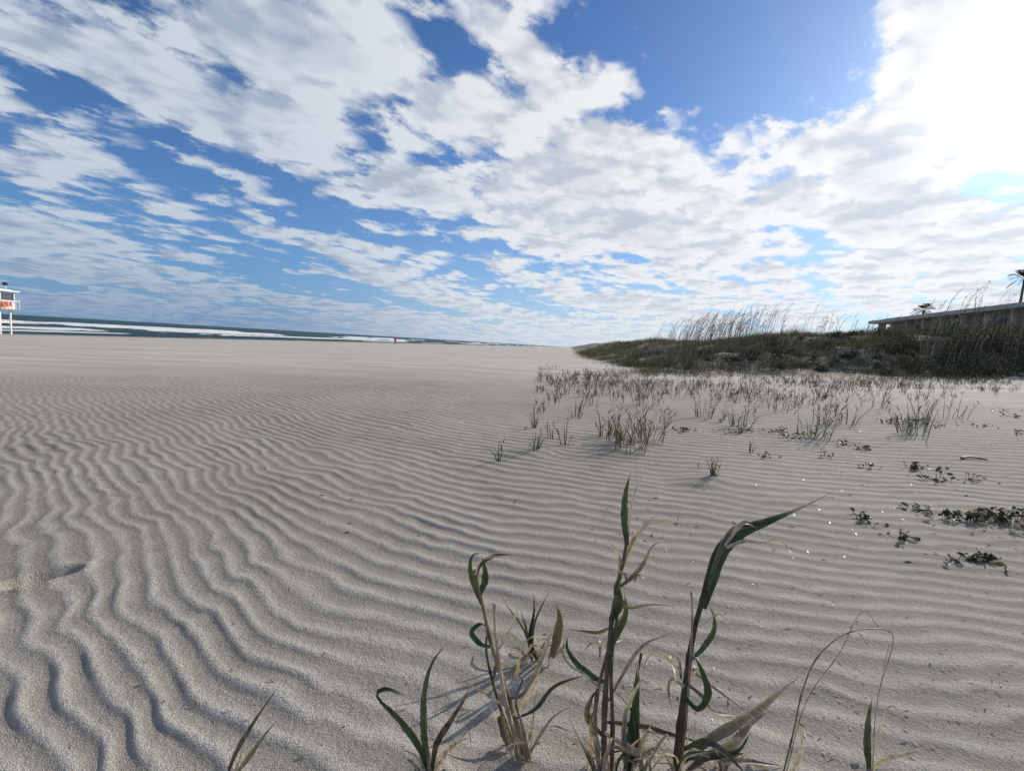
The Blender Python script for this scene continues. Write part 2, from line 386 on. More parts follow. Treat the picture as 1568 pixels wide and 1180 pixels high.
p.blade(L3([(958,1205),(968,1130),(975,1060),(978,1015)],d,0.03),0.022,DGREEN,GREEN,tw0=0.2,tw1=0.6,base=.7)
p.blade(L3([(962,1205),(955,1130),(962,1080),(985,1040),(990,1070)],d,-0.04),0.010,GREEN,DRY)
p.blade(L3([(985,1205),(978,1140),(968,1090),(945,1060)],d,0.02),0.012,(0.22,0.2,0.12),GREEN)
p.blade(L3([(928,1130),(900,1100),(905,1070),(920,1050)],d,0.02),0.012,BROWN,OLIVE)
p.blade(L3([(925,1120),(975,1150),(1000,1155),(960,1165)],d,-0.03),0.012,DRY,DRY)
p.blade(L3([(930,1105),(985,1112),(1040,1128),(1095,1142)],d,0.1),0.011,BROWN,DGREEN)
p.blade(L3([(920,1150),(905,1110),(910,1085)],d,-0.02),0.010,DRY,BROWN)
p.blade(L3([(915,1200),(905,1160),(880,1130),(850,1125)],d,0.03),0.007,OLIVE,DRY)
p.litter(925,1200,d,12,80,160); p.litter(970,1200,d,10,60,140); p.litter(932,1010,d+.02,4,40,60); p.litter(950,890,d+.04,3,30,40)
p.build("beach_grass_plant")
# --- plant D
p=Plant(); d=gy(1035,1200)
p.tube(L3([(1030,1210),(1040,1120),(1052,1030),(1064,960),(1080,905)],d,0.03),0.0085,0.006,(0.13,0.105,0.07),(0.10,0.10,0.06))
p.tube(L3([(1036,1210),(1050,1100),(1058,1000),(1060,925),(1058,905)],d,0.02),0.0055,0.002,BROWN,DRY)
p.blade(L3([(1075,930),(1088,890),(1104,845),(1135,815),(1180,797),(1232,776)],d+.03,0.08),0.029,DGREEN,GREEN,tw0=.35,tw1=-0.5,base=.55,peak=.3,rag=.05)
p.blade(L3([(1082,910),(1100,850),(1122,812),(1160,800),(1215,782),(1277,752)],d+.03,0.11),0.012,OLIVE,DRY,tw1=0.6)
p.blade(L3([(1112,838),(1140,828),(1165,830),(1190,826),(1210,840)],d+.05,-0.03),0.009,DRY,DRY,tw1=3)
p.blade(L3([(1110,835),(1138,800),(1160,812),(1170,830)],d+.05,0.05),0.008,DRY,OLIVE)
p.blade(L3([(1058,1010),(1078,990),(1094,962),(1090,935),(1078,925)],d+.02,0.04),0.011,GREEN,OLIVE)
p.blade(L3([(1050,1045),(1075,1065),(1092,1088),(1130,1096)],d,0.06),0.009,GREEN,DRY)
p.blade(L3([(1048,1050),(1028,1040),(1024,1060),(1030,1090)],d,0.03),0.009,DRY,BROWN)
p.blade(L3([(1050,1070),(1070,1085),(1084,1060),(1072,1020),(1060,1000)],d,-0.04),0.014,DGREEN,GREEN)
p.blade(L3([(1045,1165),(1090,1130),(1150,1095),(1190,1062),(1226,1034)],d+.02,0.1),0.020,DGREEN,DRY,tw0=.3,tw1=.2)
p.blade(L3([(1048,1160),(1110,1148),(1150,1105),(1172,1090),(1158,1080)],d+.02,0.05),0.018,GREEN,DRY)
p.blade(L3([(1040,1150),(1085,1135),(1140,1182),(1150,1210)],d,-0.02),0.012,DGREEN,BROWN)
p.blade(L3([(1045,1030),(1012,1000),(990,1010),(985,1045)],d,0.03),0.007,DRY)
p.blade(L3([(1040,1140),(1100,1160),(1150,1165),(1210,1175)],d,0.05),0.010,DRY,BROWN)
p.blade(L3([(1052,1020),(1090,1050),(1130,1080),(1180,1120)],d,0.05),0.005,BROWN,DRY)
p.blade(L3([(1046,1185),(1080,1160),(1128,1150),(1150,1120)],d,0.03),0.012,BROWN,GREEN)
p.blade(L3([(1070,960),(1100,940),(1120,960)],d,0.03),0.004,DRY)
p.litter(1038,1200,d,12,90,140); p.litter(1100,1185,d+.03,10,90,70); p.litter(1050,1040,d,4,40,60)
p.build("beach_grass_plant")
# --- E thin stalks right
p=Plant(); d=gy(1200,1195)
p.tube(L3([(1195,1200),(1215,1120),(1228,1060),(1250,1008),(1290,972),(1335,962),(1364,968),(1366,990),(1348,1050)],d,0.08),0.0022,0.0010,(0.30,0.20,0.11),DRY,n=40)
p.tube(L3([(1200,1200),(1225,1100),(1248,1050),(1285,1000),(1320,935),(1345,960)],d,0.05),0.0014,0.0007,DRY,DRY,n=40)
p.blade(L3([(1200,1200),(1215,1180),(1228,1140),(1222,1110)],d,0.02),0.008,DRY)
p.blade(L3([(1195,1200),(1170,1178),(1150,1170),(1130,1180)],d,0.02),0.009,DRY,BROWN)
p.build("beach_grass_plant")
p=Plant(); d=gy(1332,1180)
p.blade(L3([(1332,1190),(1328,1140),(1330,1100),(1336,1066)],d,0.03),0.014,DGREEN,OLIVE,tw0=.2)
p.blade(L3([(1330,1185),(1350,1165),(1378,1155),(1408,1150)],d,-0.03),0.010,DRY)
p.blade(L3([(1332,1185),(1345,1120),(1365,1080),(1400,1120),(1410,1150)],d,0.05),0.003,DRY)
p.tube(L3([(1336,1190),(1340,1100),(1352,1030),(1362,985)],d,0.03),0.0012,0.0007,DRY,DRY)
p.blade(L3([(1328,1190),(1310,1170),(1290,1172),(1262,1150)],d,0.03),0.006,OLIVE,DRY)
p.build("beach_grass_plant")
# --- F left
p=Plant(); d=gy(350,1195)
p.blade(L3([(345,1195),(362,1150),(392,1100),(428,1048)],d,0.08),0.010,BROWN,OLIVE)
p.blade(L3([(352,1195),(380,1160),(405,1125),(424,1102)],d,0.03),0.014,(0.3,0.27,0.17),OLIVE,tw0=.8)
p.blade(L3([(350,1195),(366,1165),(385,1090)],d,0.05),0.005,DRY)
p.build("beach_grass_plant")
# ------------------------------------------------------------------ mass blades
def mass(bases,h,w,bend,ldir,col,segs=3):
    N=len(bases); W=rng.uniform(0,2*math.pi,N); wd=np.stack([np.cos(W),np.sin(W),np.zeros(N)],1)
    ld=np.stack([np.cos(ldir),np.sin(ldir),np.zeros(N)],1)
    vs=[];cs=[]
    for k in range(segs+1):
        u=k/segs
        c=bases+np.array([0,0,1])*(h*(u-0.35*bend*u*u))[:,None]+ld*(h*bend*(0.25*u+0.75*u*u))[:,None]
        ww=w*(1-u**1.8*0.93)*0.5
        vs+=[c-wd*ww[:,None],c+wd*ww[:,None]]
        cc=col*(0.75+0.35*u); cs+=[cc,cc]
    Vx=np.stack(vs,1).reshape(-1,3); Cx=np.stack(cs,1).reshape(-1,3)
    m_=2*(segs+1); off=(np.arange(N)*m_)[:,None]
    qs=[off+np.array([2*k,2*k+1,2*k+3,2*k+2])[None] for k in range(segs)]
    return Vx,np.concatenate(qs),Cx
class Acc:
    def __init__(s): s.V=[];s.Q=[];s.C=[];s.n=0
    def add(s,V,Q,C):
        s.V.append(V); s.Q.append(Q+s.n); s.C.append(C); s.n+=len(V)
    def build(s,name,mat): return mesh_np(name,np.concatenate(s.V),np.concatenate(s.Q),mat,{'Col':np.concatenate(s.C)},False)
PAL=np.array([(0.13,0.14,0.07),(0.085,0.10,0.05),(0.20,0.18,0.105),(0.33,0.285,0.19),(0.15,0.115,0.08),(0.15,0.165,0.09),(0.45,0.39,0.28)])
def cols(N,pr): 
    return PAL[rng.choice(len(PAL),N,p=pr)]*rng.uniform(0.7,1.25,(N,1))
def clumps(acc,cx,cy,nb,hh,spread,pr,wid=(0.006,0.011),bend=(0.1,0.9)):
    nb=np.asarray(nb); n=int(nb.sum()); idx=np.repeat(np.arange(len(cx)),nb)
    an=rng.uniform(0,2*math.pi,n); rd=spread*np.sqrt(rng.uniform(0,1,n))
    x=cx[idx]+np.cos(an)*rd; y=cy[idx]+np.sin(an)*rd
    z=H(x,y)
    h=hh[idx]*rng.uniform(0.45,1.1,n)
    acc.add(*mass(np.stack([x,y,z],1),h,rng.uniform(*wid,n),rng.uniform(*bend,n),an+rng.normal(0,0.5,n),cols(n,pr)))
def sprouts(acc,cx,cy,hh,pr,nst=3,spread=0.05,wid=(0.008,0.014)):
    """upright stalks carrying short alternate leaves"""
    n=len(cx); idx=np.repeat(np.arange(n),nst); N=len(idx)
    an=rng.uniform(0,2*math.pi,N); rd=spread*np.sqrt(rng.uniform(0,1,N)); x=cx[idx]+np.cos(an)*rd; y=cy[idx]+np.sin(an)*rd; z=H(x,y)
    h=hh[idx]*rng.uniform(.5,1.05,N); B=np.stack([x,y,z],1); ben=rng.uniform(.05,.55,N); ld=an
    acc.add(*mass(B,h,np.full(N,.009),ben,ld,cols(N,[.05,.05,.15,.15,.50,.05,.05]),2)) 
    for k in range(4):
        u=0.2+0.22*k+rng.uniform(-.08,.08,N)
        c=B+np.array([0,0,1])*(h*(u-.35*ben*u*u))[:,None]+np.stack([np.cos(ld),np.sin(ld),0*ld],1)*(h*ben*(.25*u+.75*u*u))[:,None]
        acc.add(*mass(c,rng.uniform(.05,.15,N)*(0.6+h),rng.uniform(*wid,N),rng.uniform(.3,1.4,N),rng.uniform(0,6.28,N),cols(N,pr),2))
acc=Acc()
NC=75000
xs=rng.uniform(0.5,55,NC); ys=rng.uniform(14,95,NC)
dmv=dune_mask(xs,ys); keep=(dmv>-0.03+0.06*rng.normal(size=NC))&(rng.uniform(size=NC)<np.clip(30/np.hypot(xs,ys),0.12,1)**1.3)&(np.abs(np.arctan2(xs,ys))<R(62))
pn=fbm(xs*0.45,ys*0.45,3,101); keep&=(pn>-0.38+0.42*(dmv<0.15)+rng.normal(0,.08,NC))
xs=xs[keep]; ys=ys[keep]; dmk=dmv[keep]
h=(0.28+0.65*np.clip(fbm(xs*0.5,ys*0.5,3,102)+0.15,0,1))*ss(-0.1,0.25,dmk)+0.14
tone=fbm(xs*0.35,ys*0.35,3,103)
for sel,pr in ((tone<-0.05,[.26,.38,.10,.06,.12,.06,.02]),((tone>=-0.05),[.16,.08,.24,.20,.14,.12,.06])):
    clumps(acc,xs[sel],ys[sel],rng.integers(5,10,sel.sum()),h[sel],0.15,pr,(0.009,0.017),(0.05,0.6))
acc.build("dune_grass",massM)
acc=Acc()
n=9500; ys=4.6+14.5*rng.uniform(0,1,n)**0.8; xs=rng.uniform(-0.5,24,n)
left=0.055*ys+0.25*vn(ys*0.7,0.1,7)
near=4.6+0.62*np.maximum(xs-1.2,0)
pn=fbm(xs*0.55,ys*0.5,3,111)
prob=ss(0,2.5,ys-near)*0.32+ss(6,14,ys)*0.22
keep=(xs>left)&(ys>near)&(pn>-0.14)&(rng.uniform(size=n)<prob*(0.6+1.5*np.clip(pn,0,1)))&(dune_mask(xs,ys)<0.02)
xs=xs[keep];ys=ys[keep]; hs_=0.09+0.35*rng.uniform(0,1,len(xs))**1.5
sel=rng.uniform(size=len(xs))<.65
sprouts(acc,xs[sel],ys[sel],hs_[sel],[.20,.20,.16,.10,.20,.11,.03],3,.07)
clumps(acc,xs[~sel],ys[~sel],rng.integers(3,8,(~sel).sum()),hs_[~sel]*.8,0.05,[.20,.18,.16,.14,.20,.09,.03],(0.006,0.011),(0.1,0.9))
acc.build("sparse_beach_grass",massM)
def tuft(px,py,n,h,sp,pr,bend=(0.1,0.8),wid=(0.006,0.012),st=0):
    g=G(px,py); a=Acc()
    clumps(a,np.array([g.x]),np.array([g.y]),[n],np.array([h]),sp,pr,wid,bend)
    if st: sprouts(a,np.array([g.x]),np.array([g.y]),np.array([h*1.2]),pr,st,sp*1.3)
    return a.build("beach_grass_tuft",massM)
gp=[.38,.26,.12,.05,.05,.14,0]; bp_=[.08,.14,.12,.12,.44,.04,.06]
tuft(765,707,7,.19,.03,gp,st=1); tuft(820,693,10,.25,.05,gp,st=2); tuft(866,682,8,.26,.04,gp,st=2); tuft(845,672,5,.22,.04,gp,st=1)
tuft(818,655,7,.25,.03,gp,st=2); tuft(940,682,16,.34,.14,bp_,st=9); tuft(965,690,18,.38,.16,bp_,st=12); tuft(992,676,14,.50,.14,bp_,st=12); tuft(925,668,12,.36,.12,bp_,st=6)
tuft(1092,735,11,.24,.03,gp,st=2); tuft(1068,716,3,.1,.02,bp_); tuft(1150,693,4,.14,.03,gp,st=1); tuft(1020,655,6,.4,.04,bp_,st=4)
tuft(1245,672,16,.38,.14,gp,st=9); tuft(1260,650,12,.5,.12,bp_,st=8); tuft(1400,668,20,.42,.14,gp,st=9); tuft(1410,650,10,.6,.08,gp,(0.05,.4),st=5)
tuft(1135,655,14,.36,.16,gp,st=9); tuft(1300,650,10,.4,.12,gp,st=6); tuft(880,640,7,.4,.08,bp_,st=4); tuft(1080,640,10,.4,.14,bp_,st=8); tuft(985,620,14,.45,.25,bp_,st=10)
tuft(1190,630,8,.5,.2,bp_,st=7); tuft(1340,625,8,.5,.2,gp,st=6); tuft(905,620,6,.4,.1,bp_,st=5); tuft(1450,640,6,.4,.2,bp_,st=5)
# ------------------------------------------------------------------ round-leaved beach herbs
def herb(px,py,n,rad_,hmax=0.07,size=(0.010,0.024)):
    g=G(px,py); V=[];Q_=[];C=[]
    lobes=[(random.uniform(0,6.28),random.uniform(.3,1.3)) for _ in range(4)]
    for i in range(n):
        la,lr=random.choice(lobes)
        rd=rad_*lr*random.random(); a=la+random.gauss(0,.35); x=g.x+math.cos(a)*rd*1.4+random.gauss(0,.015); y=g.y+math.sin(a)*rd+random.gauss(0,.015)
        z=Hs(x,y)+random.uniform(0.008,hmax)*max(0.25,1-rd/rad_*0.7)
        sz=random.uniform(*size); nrm=Vector((random.gauss(0,.6),random.gauss(-.1,.6),1)).normalized()
        A=nrm.orthogonal().normalized(); ph=random.uniform(0,6.28); A=(Matrix.Rotation(ph,3,nrm)@A); B=nrm.cross(A)
        c=Vector((x,y,z)); b0=len(V)
        el=random.uniform(1.2,1.9)
        col=random.choice([(0.055,0.085,0.03),(0.035,0.06,0.025),(0.08,0.095,0.04),(0.15,0.11,0.06),(0.03,.04,.025)])
        for (u,v) in [(-1,0),(-.5,.55),(.3,.6),(1,0),(.3,-.6),(-.5,-.55)]:
            V.append(c+A*u*sz*el*.7+B*v*sz*.9+nrm*(abs(v)*sz*0.35-u*u*sz*.15)); C.append(col)
        Q_+=[(b0,b0+1,b0+2,b0+3),(b0,b0+3,b0+4,b0+5)]
        b1=len(V); gx,gy_=g.x+(x-g.x)*0.75,g.y+(y-g.y)*0.75; gz=Hs(gx,gy_)
        w=Vector((0.0015,0,0)); V+=[Vector((gx,gy_,gz))-w,Vector((gx,gy_,gz))+w,c+w,c-w]; C+=[(0.12,0.09,0.05)]*4; Q_.append((b1,b1+1,b1+2,b1+3))
    return mesh_np("beach_herb",np.array([tuple(v) for v in V]),np.array(Q_),leafM,{'Col':np.array(C)},False)
for a_ in [(1325,797,20,.10),(1380,828,16,.06,.06),(1400,720,50,.20,.08),(1440,735,28,.18),(1415,650,70,.4,.1),(1375,650,60,.35,.1),(1240,672,60,.35,.1),(1200,660,30,.25),(1140,662,50,.32,.1),(1045,662,36,.22),
   (1420,785,16,.12),(1455,797,22,.14),(1500,800,50,.15,.09),(1545,806,90,.19,.12),(1500,858,34,.11,.05),(1460,860,12,.08),(1555,665,20,.3),(1530,630,26,.4),(1500,655,14,.3),(1330,718,10,.15),(1295,685,18,.2),
   (1175,700,8,.1),(1265,700,10,.12),(1560,640,20,.3),(1330,690,12,.15),(1480,735,12,.15),(905,575,30,.5)]:
    herb(*a_)
def flower(px,py,col):
    g=G(px,py); V=[];Q_=[];C=[]
    top=Vector((g.x,g.y,g.z+0.09)); w=Vector((.0015,0,0))
    V+=[g-w,g+w,top+w,top-w]; C+=[GREEN]*4; Q_.append((0,1,2,3))
    for k in range(5):
        a=k*1.257; A=Vector((math.cos(a),math.sin(a),0.5)); B=Vector((-math.sin(a),math.cos(a),0)); b0=len(V)
        V+=[top,top+A*.008+B*.006,top+A*.015,top+A*.008-B*.006]; C+=[col]*4; Q_.append((b0,b0+1,b0+2,b0+3))
    mesh_np("beach_flower",np.array([tuple(v) for v in V]),np.array(Q_),leafM,{'Col':np.array(C)},False)
flower(1535,800,(0.6,0.45,0.05)); flower(1490,806,(0.6,0.5,0.12)); flower(1552,812,(0.55,0.42,0.06)); flower(1395,722,(.5,.4,.1))
# ------------------------------------------------------------------ sea oats
oat=Plant()
def oats(x,y,h,lean):
    z=Hs(x,y); a=random.gauss(0.1,0.5); dx,dy=math.cos(a)*lean,math.sin(a)*lean
    pts=[Vector((x,y,z)),Vector((x+dx*.15*h,y+dy*.15*h,z+h*.45)),Vector((x+dx*.4*h,y+dy*.4*h,z+h*.8)),Vector((x+dx*.8*h,y+dy*.8*h,z+h*.98))]
    c=random.choice([(0.36,0.32,0.24),(0.28,0.25,0.19),(0.48,0.43,0.33)])
    oat.tube(pts,0.009,0.005,c,c,n=6,sd=3)
    sp=oat.spline(pts,12)
    for k in range(8,13):
        for j in range(2):
            L=random.uniform(.06,.13)*(1.2-abs(k-10.5)*.15); o=sp[k]; dr=Vector((random.gauss(dx,.4),random.gauss(dy,.4),random.uniform(-.6,.5))).normalized()
            pw=dr.cross(Vector((0,0,1))).normalized()*0.018; b0=len(oat.v)
            oat.v+=[o,o+dr*L*.5+pw,o+dr*L,o+dr*L*.5-pw]; oat.c+=[list(c)]*4; oat.q.append((b0,b0+1,b0+2,b0+3))
cnt=0
while cnt<620:
    r_=random.random()
    if r_<.45: y=random.uniform(23,33); px=random.gauss(1085,50)
    elif r_<.65: y=random.uniform(23,33); px=random.uniform(950,1480)
    else: y=random.uniform(17,24); px=random.uniform(1400,1640)
    x=(px-784)/F*y
    if float(dune_mask(np.array([x]),np.array([y]))[0])<0.2: continue
    oats(x,y,random.uniform(1.2,2.6) if r_<.45 else random.uniform(0.8,1.6) if r_<.65 else random.uniform(1.3,3.2),random.uniform(.1,.6)); cnt+=1
oat.build("sea_oats",massM)
# ------------------------------------------------------------------ shrubs (leaf masses) on the dune
acc=Acc(); cent=[]
for i in range(520):
    px=random.choice([random.uniform(1330,1700),random.uniform(1430,1700),random.uniform(1000,1500)]); y=random.uniform(18.5,33)
    if px<1350: y=random.uniform(20,33)
    x=(px-784)/F*y
    m_=float(dune_mask(np.array([x]),np.array([y]))[0])
    if m_<0.05: continue
    big=np.interp(px,[1000,1150,1350,1450,1560,1700],[0.22,0.30,0.45,0.75,1.15,1.2])*random.uniform(.55,1.15)*min(1,0.5+m_)
    cent.append((x,y,big))
for (x,y,bg) in cent:
    N=int(240*bg+50)
    z0=Hs(x,y)
    d=rng.normal(size=(N,3)); d/=np.linalg.norm(d,axis=1)[:,None]; d[:,2]=np.abs(d[:,2])
    rdl=rng.uniform(0.4,1,N)**0.6*(0.75+0.5*rng.uniform(size=N))
    c=np.array([x,y,z0])+d*np.array([0.95,0.95,0.95])*bg*rdl[:,None]+rng.normal(0,.05,(N,3))
    A=rng.normal(size=(N,3)); A/=np.linalg.norm(A,axis=1)[:,None]; B=np.cross(A,rng.normal(size=(N,3))); B/=np.linalg.norm(B,axis=1)[:,None]
    L=rng.uniform(.04,.085,N)[:,None]; w=L*.38
    vs=np.stack([c-A*L,c-B*w,c+A*L,c+B*w],1).reshape(-1,3)
    base=np.array(random.choice([(0.07,0.08,0.06),(0.095,0.105,0.075),(0.13,0.13,0.09),(0.065,0.085,0.058),(0.16,0.15,0.11)]))
    cc=np.repeat((base[None]*rng.uniform(.6,1.4,(N,1)))[:,None,:],4,axis=1)
    acc.add(vs,np.arange(4*N).reshape(N,4),cc.reshape(-1,3))
acc.build("dune_shrubs",massM)
# ------------------------------------------------------------------ box helper
def boxes(name,lst,mat,parent=None,bev=0.0):
    bm=bmesh.new()
    for (cx,cy,cz,sx,sy,sz) in lst:
        r_=bmesh.ops.create_cube(bm,size=1.0)
        bmesh.ops.scale(bm,vec=(sx,sy,sz),verts=r_['verts']); bmesh.ops.translate(bm,vec=(cx,cy,cz),verts=r_['verts'])
    if bev: bmesh.ops.bevel(bm,geom=bm.edges[:],offset=bev,segments=1,affect='EDGES')
    me=bpy.data.meshes.new(name); bm.to_mesh(me); bm.free(); me.materials.append(mat)
    ob=bpy.data.objects.new(name,me); scene.collection.objects.link(ob)
    if parent: ob.parent=parent
    return ob
def empty(name,loc,rz=0):
    e=bpy.data.objects.new(name,None); scene.collection.objects.link(e); e.location=loc; e.rotation_euler=(0,0,rz); return e
wallM=simple("stucco_wall_material",(0.52,0.50,0.47),.9,.12,1.5); roofM=simple("roof_fascia_material",(0.40,0.39,0.38),.7,.12,1.0)
glassM=simple("window_glass_material",(0.09,0.10,0.115),.15,.2,1.0); railM=simple("balcony_railing_material",(0.45,0.43,0.40),.6,.1,2)
def building(name,corner,length,rz,zg,h,depth=13,bays=10):
    e=empty(name,(corner[0],corner[1],zg),rz)
    boxes("walls",[(length/2,depth/2+1.0,h/2,length,depth-1.0,h)],wallM,e)
    boxes("roof",[(length/2,depth/2,h+0.2,length+2.0,depth+1.6,0.40),(length/2,depth/2,h+0.55,length-1,depth-1,0.3)],roofM,e,0.03)
    bw=length/bays; g=[];pst=[];slab=[];rl=[];fr=[]
    st=2; sh=h/st
    for s_ in range(st):
        z0=s_*sh
        slab.append((length/2,0.48,z0+0.1,length,0.92,0.2))
        for i in range(bays):
            cx=(i+.5)*bw
            g.append((cx-.15*bw,0.965,z0+1.35,bw*.34,0.06,1.9)); fr.append((cx-.15*bw,0.94,z0+2.36,bw*.38,0.09,0.08)); fr.append((cx-.15*bw,0.92,z0+1.35,0.06,0.05,1.9))
            g.append((cx+.28*bw,0.965,z0+1.6,bw*.14,0.06,1.1))
            for k in range(int(bw/0.25)):
                rl.append((i*bw+.12+k*.25,0.1,z0+.65,.03,.03,.88))
        rl.append((length/2,0.1,z0+1.13,length,.07,.07))
    for i in range(bays+1): pst.append((min(max(i*bw,.15),length-.15),0.5,h/2,0.22,0.9,h-0.01))
    boxes("windows",g,glassM,e); boxes("window_frames",fr,railM,e); boxes("balcony_slabs",slab,roofM,e); boxes("railings",rl,railM,e); boxes("party_walls",pst,wallM,e)
    return e
a=P(1345,490,66); b_=P(1568,466,42)
dv=(b_-a); dv.z=0; ln=dv.length; zt=(a.z+b_.z)/2
building("beachfront_motel_building",(a.x,a.y),ln*1.9,math.atan2(dv.y,dv.x),1.2,zt-1.2-0.44,14,14)
c=P(1148,514,150); c2=P(1262,516,118); dv2=c2-c
building("distant_motel_building",(c.x,c.y),math.hypot(dv2.x,dv2.y),math.atan2(dv2.y,dv2.x),1.2,(c.z+c2.z)/2-1.6,12,10)
# ------------------------------------------------------------------ palms
def palm(loc,h,crown,name="palm_tree",tr_r=.2):
    p=Plant(); base=Vector(loc); top=base+Vector((0.3,0,h))
    e=empty(name,(0,0,0))
    tr=Plant(); tr.tube([base-Vector((0,0,.5)),base+Vector((.1,0,h*.5)),top],tr_r,tr_r*.75,(0.16,0.13,0.10),(0.12,0.10,0.07),n=24,sd=8)
    o=tr.build("trunk"); o.parent=e
    for i in range(30):
        a=i*2.4; el=random.uniform(-0.7,1.3); L=crown*random.uniform(.75,1.05)
        D=Vector((math.cos(a)*math.cos(el),math.sin(a)*math.cos(el),math.sin(el)))
        pts=[top,top+D*L*.45+Vector((0,0,.12*L)),top+D*L*.8-Vector((0,0,.02*L)),top+D*L-Vector((0,0,.25*L))]
        sp=p.spline(pts,14)
        p.tube(pts,.025,.01,(0.10,0.11,0.05),n=6,sd=3)
        side=D.cross(Vector((0,0,1))).normalized()
        for k in range(5,15):
            for sgn in(-1,1):
                o=sp[k]; ll=L*.38*math.sin(math.pi*min(1,(k-3)/12.5))+.1
                dr=(side*sgn+D*.8+Vector((0,0,-.35))).normalized(); w=D*0.05; b0=len(p.v)
                p.v+=[o-w,o+w,o+dr*ll+w*.2,o+dr*ll-w*.2]; cc=random.choice([(0.04,0.06,0.025),(0.06,0.08,0.035),(0.12,0.11,0.06)])
                p.c+=[list(cc)]*4; p.q.append((b0,b0+1,b0+2,b0+3))
    o=p.build("fronds",massM); o.parent=e
q=P(1566,428,75); palm((q.x,q.y,1.5),q.z-1.5,2.2)
q=P(1412,476,92); palm((q.x,q.y,1.2),q.z-1.2,1.9)
# ------------------------------------------------------------------ lifeguard tower
white=simple("white_paint_material",(0.78,0.78,0.76),.5,.06,3); redM=simple("red_paint_material",(0.6,0.06,0.03),.5,.1,3); dark=simple("dark_plastic_material",(0.03,0.03,0.035),.5,.1,3); woodM=simple("timber_material",(0.35,0.28,0.2),.8,.2,4)
q=P(15,500,50); tx=q.x-1.15; ty=50; zg=Hs(tx,ty)
e=empty("lifeguard_tower",(tx,ty,zg),R(8))
pz=P(6,474,50).z-zg; topz=P(6,446,50).z-zg
# legs stand inboard on a narrow square base, so only one reads from the photographed side
L_=[(sx,sy,pz/2-.1,.13,.13,pz+.2) for sx in(-.6,.6) for sy in(-.6,.6)]
boxes("legs",L_,white,e)
boxes("cross_braces",[(0,-.6,pz*.5,1.07,.05,.1),(0,.6,pz*.5,1.07,.05,.1),(-.6,0,pz*.5,.05,1.07,.1),(.6,0,pz*.5,.05,1.07,.1)],white,e)
boxes("platform",[(0,0,pz+.06,2.3,2.3,.12)],woodM,e,.01)
hc=topz-pz
boxes("cabin",[(0,.05,pz+.12+.45,1.7,1.7,.9),(-.8,-.75,pz+.12+hc*.7,.1,.1,hc*.55),(.8,-.75,pz+.12+hc*.7,.1,.1,hc*.55),(-.8,.85,pz+.12+hc*.7,.1,.1,hc*.55),(.8,.85,pz+.12+hc*.7,.1,.1,hc*.55)],white,e)
boxes("windows",[(0,.06,pz+1.03+(hc-1)*.42,1.5,1.5,(hc-1)*.8)],glassM,e)
boxes("roof",[(0,0,topz+.07,2.35,2.35,.14),(0,0,topz+.19,1.5,1.5,.1)],white,e,.02)
boxes("sign_panel",[(0,-.83,pz+.62,1.2,.04,.5),(.88,.0,pz+.62,.04,1.1,.42)],redM,e)
rl=[]
for s1 in(-1.1,1.1):
    for k in range(6): rl.append((s1,-1.0+k*.42,pz+.12+.42,.05,.05,.84))
    rl.append((s1,0.05,pz+1.0,.07,2.2,.07))
boxes("railing",rl,white,e)
boxes("speaker_mast",[(.75,0,topz+.4,.06,.06,.7)],white,e); boxes("loudspeaker",[(.75,-.02,topz+.82,.42,.3,.32)],dark,e,.05)
bpy.ops.mesh.primitive_torus_add(major_radius=.3,minor_radius=.07,location=(0,0,0)); ring=bpy.context.object; ring.name="life_ring"; ring.data.materials.append(simple("orange_ring_material",(.7,.16,.03),.5,.1,3)); ring.parent=e; ring.location=(1.16,-.7,pz+.55); ring.rotation_euler=(0,R(90),0)
boxes("ladder",[(-.3,-1.3,pz/2,.06,.06,pz),(.3,-1.3,pz/2,.06,.06,pz)]+[(0,-1.3,.3+k*.32,.54,.05,.05) for k in range(int(pz/.32))],white,e)
